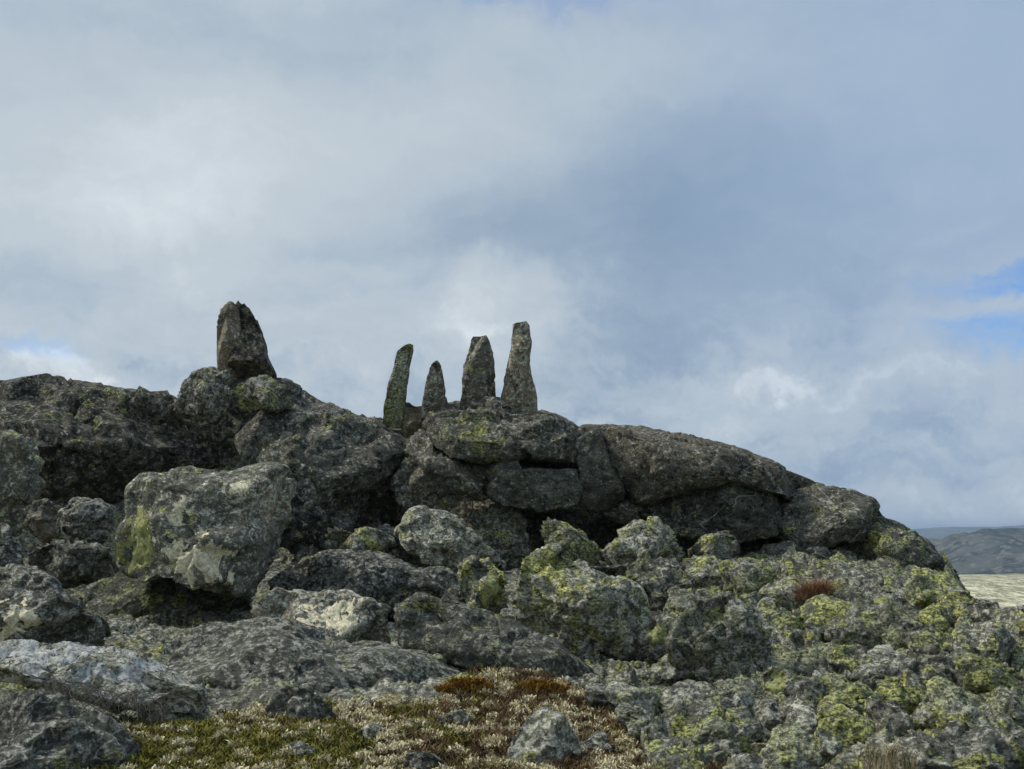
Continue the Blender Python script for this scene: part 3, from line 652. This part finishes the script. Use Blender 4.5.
VEGPOLY = [(-30, 769 + 60), (0, 700), (60, 704), (150, 716), (215, 712), (300, 700), (420, 698), (480, 690), (470, 668), (520, 668), (560, 672), (600, 695), (625, 720), (640, 745), (660, 769 + 60)]
def inpoly(px, py, poly):
    inside = np.zeros(len(px), bool); n = len(poly)
    for i in range(n):
        (x1, y1), (x2, y2) = poly[i], poly[(i + 1) % n]
        c = ((y1 > py) != (y2 > py)) & (px < (x2 - x1) * (py - y1) / (y2 - y1 + 1e-9) + x1)
        inside ^= c
    return inside
def soil_mask(x, y):
    Y = np.asarray(y); px = W2 + x / np.maximum(Y, .5) * F
    py = np.interp(Y, DT[::-1], YT[::-1])
    py = np.where(Y < 5.5, 800 + (5.5 - Y) * 120, py)
    j = 7 * fbm(np.stack([x * 5, y * 5, x * 0], 1), 2)
    m = inpoly(px + j, np.minimum(py + j, 825), VEGPOLY)
    return np.where(Y > 4.6, m.astype(float), 0.0)
build_ground()
def gz(x, y):
    x = np.atleast_1d(x).astype(float); y = np.atleast_1d(y).astype(float)
    p = np.stack([x, y, x * 0], 1).astype(np.float32)
    return ground_rel(x, y) + EYE[2] - .03 + .25 * .10 * fbm(p / .9, 3)

# ------------------------------------------------------------------ plants
def blades(centres, nper, length, width, spread, seed, curl=.3, upbias=1.0):
    """thin tapering leaf strips growing from each centre -> verts, quads, tint"""
    rs = np.random.default_rng(seed); M = len(centres) * nper
    c = np.repeat(centres, nper, 0)
    a = rs.uniform(0, 2 * math.pi, M); el = np.clip(np.abs(rs.normal(0, spread, M)), 0, 1.5)
    dirv = np.stack([np.sin(el) * np.cos(a), np.sin(el) * np.sin(a), np.cos(el) * upbias], 1)
    L = length * rs.uniform(.5, 1.25, M)[:, None]
    side = np.stack([-np.sin(a + rs.normal(0, .8, M)), np.cos(a + rs.normal(0, .8, M)), np.zeros(M)], 1) * (width * rs.uniform(.6, 1.3, M))[:, None]
    c = c + rs.normal(0, width * 1.5, (M, 3)) * [1, 1, .3]
    mid = c + dirv * L * .55; tip = c + dirv * L + np.stack([np.cos(a), np.sin(a), -np.ones(M) * .4], 1) * L * curl
    v = np.stack([c - side * .5, c + side * .5, mid + side * .5, mid - side * .5, tip + side * .12, tip - side * .12], 1).reshape(-1, 3)
    b = np.arange(M)[:, None] * 6
    f = np.concatenate([b + [[0, 1, 2, 3]], b + [[3, 2, 4, 5]]], 0)
    t = np.repeat(rs.uniform(.65, 1.3, M), 6)
    at = np.stack([t, t * np.repeat(rs.uniform(.9, 1.1, M), 6), t, t], 1)
    return v, f.astype(np.int32), at

GREEN = plain_material('olive moss leaf', (.10, .10, .020), (.25, .225, .042), 9)
RED = plain_material('red heath leaf', (.085, .055, .028), (.20, .13, .062), 12)
PALE = plain_material('reindeer lichen branch', (.46, .41, .25), (.80, .72, .48), 25, .95)
RUST = plain_material('rust tussock blade', (.19, .105, .055), (.36, .21, .115), 20)
ORANGE = plain_material('orange moss leaf', (.17, .085, .015), (.32, .19, .035), 12)
STRAW = plain_material('dry straw', (.20, .16, .08), (.38, .31, .17), 20)
TWIG = plain_material('grey dead twig', (.085, .08, .07), (.21, .20, .175), 30)

rs = np.random.default_rng(21)
NP = 30000
px = rs.uniform(-10, 660, NP); Yv = rs.uniform(5.3, 8.5, NP); xv = (px - W2) / F * Yv
ok = soil_mask(xv, Yv) > .5
xv, Yv, px = xv[ok], Yv[ok], px[ok]
py = np.interp(Yv, DT[::-1], YT[::-1])
q = np.stack([xv, Yv, xv * 0], 1)
n1 = fbm(q / .30, 3); n2 = fbm(q / .075 + 30, 3); n3 = fbm(q / .22 + 60, 3)
greenness = .8 * n1 + .35 * fbm(q / .05 + 90, 2) + .55 * sst(430, 250, px) * sst(700, 730, py) - .40 * sst(420, 520, px)
redness = .7 * n3 + .5 * fbm(q / .06 + 80, 2) + .28 * sst(380, 460, px)
zc = gz(xv, Yv)
pts = np.stack([xv, Yv, zc], 1)
jit = rs.normal(0, .22, len(px)); greenness = greenness + jit; redness = redness + rs.normal(0, .2, len(px)); n2 = n2 + rs.normal(0, .22, len(px))
isg = greenness > .02
isr = (~isg) & (redness > .14)
isp = (~isg) & (~isr) & (n2 > .30)
isp |= isg & (n2 > .80)
def pick(m, k):
    idx = np.flatnonzero(m); return pts[idx[:k]] if len(idx) > k else pts[idx]
v, f, at = blades(pick(isg, 6500), 12, .045, .008, .75, 1)
link('moss', mesh_np('moss', v, f, GREEN, at, False), kind='stuff')
v, f, at = blades(pick(isr, 3800), 11, .055, .006, .6, 2)
link('red_heath', mesh_np('red_heath', v, f, RED, at, False), kind='stuff')
v, f, at = blades(pick((~isg) & (~isp) & (~isr), 4500), 8, .03, .006, .8, 3)
link('brown_ground_cover', mesh_np('brown_ground_cover', v, f, GREEN, at * [.75, .6, .8, 1], False), kind='stuff')
# reindeer lichen: little branching puffs
def lichen_puffs(cent, seed):
    rs = np.random.default_rng(seed)
    r = rs.uniform(.015, .042, len(cent)) * (1 + .5 * (rs.random(len(cent)) > .9))
    up = cent + np.stack([0 * r, 0 * r, r * .35], 1)
    M = 34
    c = np.repeat(up, M, 0); rr = np.repeat(r, M)
    d = rs.normal(size=(len(c), 3)); d[:, 2] = np.abs(d[:, 2]) * .8; d /= np.linalg.norm(d, axis=1)[:, None]
    tips = c + d * rr[:, None] * .72
    return blades(tips, 3, .020, .009, 1.1, seed + 1, .15)
v, f, at = lichen_puffs(pick(isp, 3200), 4)
link('reindeer_lichen', mesh_np('reindeer_lichen', v, f, PALE, at, False), kind='stuff')

def tuft(name, label, cat, px, py, rad, nroot, nper, length, width, spread, mat, seed, D=None, z=None, flat=.5, curl=.3, group=None):
    rs = np.random.default_rng(seed)
    Y = D or dist_at(py); X = (px - W2) / F * Y
    zz = gz(X, Y)[0] if z is None else z
    a = rs.uniform(0, 2 * math.pi, nroot); r = rad * np.sqrt(rs.uniform(0, 1, nroot))
    c = np.stack([np.cos(a) * r, np.sin(a) * r * flat, .35 * rad * (1 - (r / rad) ** 2)], 1)
    v, f, at = blades(c, nper, length, width, spread, seed, curl)
    return link(name, mesh_np(name, v, f, mat, at, False), label, cat, group, loc=(X, Y, zz))
def pix_z(py, D): return EYE[2] + (HOR - py) / F * D
tuft('grass_tussock', 'rust-red grass tussock growing among the boulders at the foot of the outcrop', 'grass tussock', 812, 597, .14, 150, 7, .15, .0045, .75, RUST, 11, D=10.9, z=pix_z(599, 10.9))
tuft('grass_tuft', 'sparse straw-coloured dry grass tuft between boulders at the bottom, right of centre', 'grass tuft', 876, 769, .13, 26, 5, .16, .0035, .45, STRAW, 12, D=5.95, z=pix_z(772, 5.95))
tuft('grass_tuft', 'small reddish-brown dry tuft beside the pale yellow-green bottom boulder', 'grass tuft', 716, 775, .10, 50, 6, .07, .004, .6, RED, 13, D=5.95, z=pix_z(772, 5.95))
tuft('moss_patch', 'orange-brown moss patch at the foot of the smooth tapering slab, left one', 'moss', 468, 682, .19, 260, 9, .035, .007, .8, ORANGE, 14, D=7.9)
tuft('moss_patch', 'orange-red moss patch against the tapering slab, right one', 'moss', 541, 683, .17, 230, 9, .04, .007, .8, ORANGE, 15, D=7.85)

def twigs():
    rs = np.random.default_rng(3); V, Fc = [], []
    D = 6.35
    for i in range(170):
        x0 = rs.uniform(50, 165); y0 = np.interp(x0, [50, 165], [682, 702]) + rs.normal(0, 5)
        dd = D + rs.normal(0, .05)
        p = EYE + AX * (x0 - W2) * dd / F + AU * (H2 - y0) * dd / F + AF * dd
        d = np.array([rs.normal(0, .5), rs.normal(-.35, .2), rs.uniform(-.4, .25)])
        w = rs.uniform(.0012, .0028)
        L = rs.uniform(.09, .22); k = 6
        for s in range(k + 1):
            V += [p + [-w, 0, 0], p + [w, 0, 0], p + [0, -w, w * 1.5]]
            if s < k:
                b = len(V) - 3
                Fc += [(b, b + 1, b + 4, b + 3), (b + 1, b + 2, b + 5, b + 4), (b + 2, b, b + 3, b + 5)]
            p = p + d / np.linalg.norm(d) * L / k; d = d + [rs.normal(0, .22), 0, -.16]; w *= .85
    V = np.array(V); base = V.mean(0)
    link('dead_twigs', mesh_np('dead_twigs', V - base, np.array(Fc, np.int32), TWIG, np.ones((len(V), 4)), True), 'fringe of dead grey twigs hanging over the white-crusted slab', 'dead twigs', loc=tuple(base))
twigs()

# ------------------------------------------------------------------ distant hills
def hill_material():
    mat = bpy.data.materials.new('moorland hill'); t = nt(mat); k = N(t)
    P = k.n('ShaderNodeNewGeometry').outputs['Position']
    c = k.mix(k.rmap(k.noise(P, .016, 8, .7), .42, .58), col(.028, .036, .032), col(.095, .10, .085))
    c = k.mix(k.rmap(k.noise(P, .07, 6, .72), .52, .62, 0, .85), c, col(.19, .185, .155))
    b = k.n('ShaderNodeBsdfPrincipled'); t.links.new(c, b.inputs['Base Color']); b.inputs['Roughness'].default_value = 1; b.inputs['Specular IOR Level'].default_value = 0
    o = k.n('ShaderNodeOutputMaterial'); t.links.new(b.outputs[0], o.inputs['Surface']); return mat
HILL = hill_material()
def hills(r0, r1, us, ys, rough, seed, nr=90):
    az = np.linspace(-.9, .9, 900); r = np.linspace(r0, r1, nr)
    A, Rr = np.meshgrid(az, r); X = (Rr * np.sin(A)).ravel(); Y = (Rr * np.cos(A)).ravel()
    u = W2 + np.tan(A.ravel()) * F
    rc = r0 + .62 * (r1 - r0)
    top = (HOR - np.interp(u, us, ys)) / F * rc
    t = (Rr.ravel() - r0) / (r1 - r0)
    prof = np.where(t < .62, sst(0, .62, t) ** .8, sst(1.0, .62, t))
    p = np.stack([X, Y, X * 0 + seed], 1)
    z = -62 + (top + 62) * prof + rough * fbm(p / (r1 - r0) * 7, 5, .55) * np.minimum(prof * 2, 1) * (.35 + .65 * (t < .5))
    na = len(az); i = np.arange(nr - 1)[:, None] * na + np.arange(na - 1)[None, :]
    f = np.stack([i, i + 1, i + na + 1, i + na], -1).reshape(-1, 4)
    link('hills', mesh_np('hills', np.stack([X, Y, z + EYE[2]], 1), f, HILL, np.ones((len(X), 4))), kind='structure')
hills(1150, 2700, [-600, 0, 400, 900, 930, 960, 985, 1010, 1040, 1200, 1700], [540, 545, 538, 553, 546, 537, 532, 531.5, 532.5, 540, 545], 26, 3)
hills(4200, 7600, [-600, 0, 400, 900, 950, 1000, 1040, 1300, 1700], [531, 528, 533, 529.5, 528, 528.5, 527, 531, 528], 22, 9, 70)

# ------------------------------------------------------------------ haze
def haze():
    mat = bpy.data.materials.new('haze'); t = nt(mat); k = N(t)
    pv = k.n('ShaderNodeVolumePrincipled'); pv.inputs['Color'].default_value = (.55, .72, .95, 1)
    pv.inputs['Density'].default_value = HAZE_D; pv.inputs['Anisotropy'].default_value = .2
    o = k.n('ShaderNodeOutputMaterial'); t.links.new(pv.outputs[0], o.inputs['Volume'])
    bm = bmesh.new(); bmesh.ops.create_cube(bm, size=1)
    for v in bm.verts: v.co.x *= 30000; v.co.y *= 30000; v.co.z = -67 if v.co.z < 0 else 90
    me = bpy.data.meshes.new('haze'); bm.to_mesh(me); bm.free(); me.materials.append(mat)
    link('haze', me, kind='stuff')
HAZE_D = 1.6e-4
haze()

# ------------------------------------------------------------------ sky and sun
SUN_EL, SUN_AZ = R(54), R(-80)      # azimuth from +Y towards +X: the sun stands high on the left, a little ahead
w = bpy.data.worlds.new('World'); C.world = w; w.use_nodes = True
t = w.node_tree; t.nodes.clear(); k = N(t)
sky = k.n('ShaderNodeTexSky', sky_type='NISHITA'); sky.sun_disc = False; sky.sun_elevation = SUN_EL; sky.sun_rotation = SUN_AZ
sky.altitude = 900; sky.air_density = 1.0; sky.dust_density = .6
tc = k.n('ShaderNodeTexCoord'); Dv = tc.outputs['Generated']
def dir_px(x, y):
    d = AF + AX * (x - W2) / F + AU * (H2 - y) / F; return d / np.linalg.norm(d)
sx = k.n('ShaderNodeSeparateXYZ'); t.links.new(Dv, sx.inputs[0])
# domain warp
nz = k.n('ShaderNodeTexNoise'); t.links.new(Dv, nz.inputs['Vector']); nz.inputs['Scale'].default_value = 7; nz.inputs['Detail'].default_value = 6; nz.inputs['Roughness'].default_value = .64
warp = k.vmath('MULTIPLY', k.vmath('SUBTRACT', nz.outputs['Color'], (.5, .5, .5)).outputs[0], (.20, .20, .12)).outputs[0]
Wd = k.vmath('ADD', Dv, warp).outputs[0]
def blob(x, y, rx, ry, soft=1.0):
    d = dir_px(x, y)
    s = k.vmath('MULTIPLY', k.vmath('SUBTRACT', Wd, tuple(d)).outputs[0], (F / rx, 0.0, F / ry)).outputs[0]
    L = k.vmath('LENGTH', s).outputs['Value']
    g = k.rmap(L, 1.0 + .5 * soft, 1.0 - .9 * soft if soft < 1 else 0.0)
    return k.math('MULTIPLY', g, k.math('GREATER_THAN', sx.outputs[1], 0.0))
den = k.math('ADD', k.math('ABSOLUTE', sx.outputs[2]), .22)
cv = k.n('ShaderNodeCombineXYZ'); t.links.new(k.math('DIVIDE', sx.outputs[0], den), cv.inputs[0]); t.links.new(k.math('DIVIDE', sx.outputs[1], den), cv.inputs[1]); t.links.new(k.math('MULTIPLY', sx.outputs[2], 2.0), cv.inputs[2])
n_big = k.noise(cv.outputs[0], 1.3, 6, .52, .4)
n_str = k.n('ShaderNodeMapping'); t.links.new(Wd, n_str.inputs[0]); n_str.inputs['Scale'].default_value = (4.5, 4.5, 19)
n_lay = k.noise(n_str.outputs[0], 1.6, 6, .55, .3)
v = k.rmap(n_big, .3, .7, .46, .64, False)
def add(v, b, amt): return k.math('MULTIPLY_ADD', b, amt, v)
v = add(v, blob(170, 190, 190, 95), .26)
v = add(v, blob(420, 130, 220, 60), .12)
v = add(v, blob(330, 330, 150, 60), .12)
v = add(v, blob(515, 322, 95, 60, .65), .27)
v = add(v, blob(55, 372, 60, 24, .7), .34)
v = add(v, blob(680, 235, 200, 120), -.36)
v = add(v, blob(100, 20, 330, 60), -.08)
v = add(v, blob(830, 440, 60, 38, .8), -.16)
v = add(v, blob(960, 460, 60, 30, .8), -.10)
v = add(v, blob(20, 310, 110, 50), -.07)
v = add(v, blob(780, 380, 170, 14), .24)
v = add(v, blob(960, 500, 110, 22), .16)
n_st2 = k.n('ShaderNodeMapping'); t.links.new(Wd, n_st2.inputs[0]); n_st2.inputs['Scale'].default_value = (11, 11, 19)
n_cum = k.noise(n_st2.outputs[0], 1.3, 7, .58, .2)
v = k.math('ADD', v, k.math('MULTIPLY', k.math('SUBTRACT', n_cum, .48), k.rmap(sx.outputs[2], .22, .06, .22, 1.0)))
v = k.math('ADD', v, k.math('MULTIPLY', k.math('SUBTRACT', n_lay, .5), k.rmap(sx.outputs[2], .28, .05, .16, 1.15)))
ramp = k.n('ShaderNodeValToRGB'); t.links.new(v, ramp.inputs[0])
el = ramp.color_ramp.elements
el[0].position = .12; el[0].color = col(.205, .285, .400)
el[1].position = .95; el[1].color = col(.62, .68, .72)
for pos, c_ in ((.38, (.292, .372, .470)), (.58, (.405, .475, .545)), (.75, (.47, .53, .58))):
    e_ = el.new(pos); e_.color = col(*c_)
cloud = ramp.outputs[0]
# the right and upper right of the deck is thinner and bluer
blue = k.math('MULTIPLY', k.rmap(sx.outputs[0], -.02, .34), k.rmap(sx.outputs[2], .02, .3, .35, 1))
cloud = k.mix(k.math('MULTIPLY', blue, .55), cloud, col(.225, .335, .52))
gap = k.math('MAXIMUM', blob(1014, 282, 68, 15, .9), blob(1008, 338, 72, 20, .9))
gap = k.math('MAXIMUM', gap, k.math('MULTIPLY', blob(560, 5, 150, 30), .55))
gap = k.math('MAXIMUM', gap, k.math('MULTIPLY', blob(15, 352, 45, 12), .45))
gap = k.math('MULTIPLY', gap, k.rmap(n_lay, .36, .56, .35, 1))
cloud10 = k.vmath('SCALE', cloud); cloud10.inputs['Scale'].default_value = 11.6
skyb = k.mix(1.0, sky.outputs[0], col(.62, .98, 1.45), 'MULTIPLY')
fin = k.mix(k.math('MULTIPLY', gap, .8), cloud10.outputs[0], skyb)
bg = k.n('ShaderNodeBackground'); t.links.new(fin, bg.inputs[0]); bg.inputs[1].default_value = .1
o = k.n('ShaderNodeOutputWorld'); t.links.new(bg.outputs[0], o.inputs[0])

ld = bpy.data.lights.new('sun', 'SUN'); ld.energy = 2.6; ld.angle = R(10); ld.color = (1, .93, .82)
lo = bpy.data.objects.new('sun', ld); C.collection.objects.link(lo)
from mathutils import Vector
sd = Vector((math.sin(SUN_AZ) * math.cos(SUN_EL), math.cos(SUN_AZ) * math.cos(SUN_EL), math.sin(SUN_EL)))
lo.rotation_euler = sd.to_track_quat('Z', 'Y').to_euler(); lo.location = (-20, 10, 30)

cd = bpy.data.cameras.new('camera'); co = bpy.data.objects.new('camera', cd); C.collection.objects.link(co)
cd.sensor_width = 36; cd.lens = 36 * F / 1024; cd.clip_start = .1; cd.clip_end = 40000
co.location = tuple(EYE); co.rotation_euler = (R(90) + PITCH, 0, 0)
C.camera = co
C.view_settings.view_transform = 'Standard'; C.view_settings.look = 'None'; C.view_settings.gamma = 1; C.view_settings.exposure = 0
C.cycles.max_bounces = 5; C.cycles.diffuse_bounces = 3; C.cycles.volume_bounces = 1; C.cycles.use_denoising = True
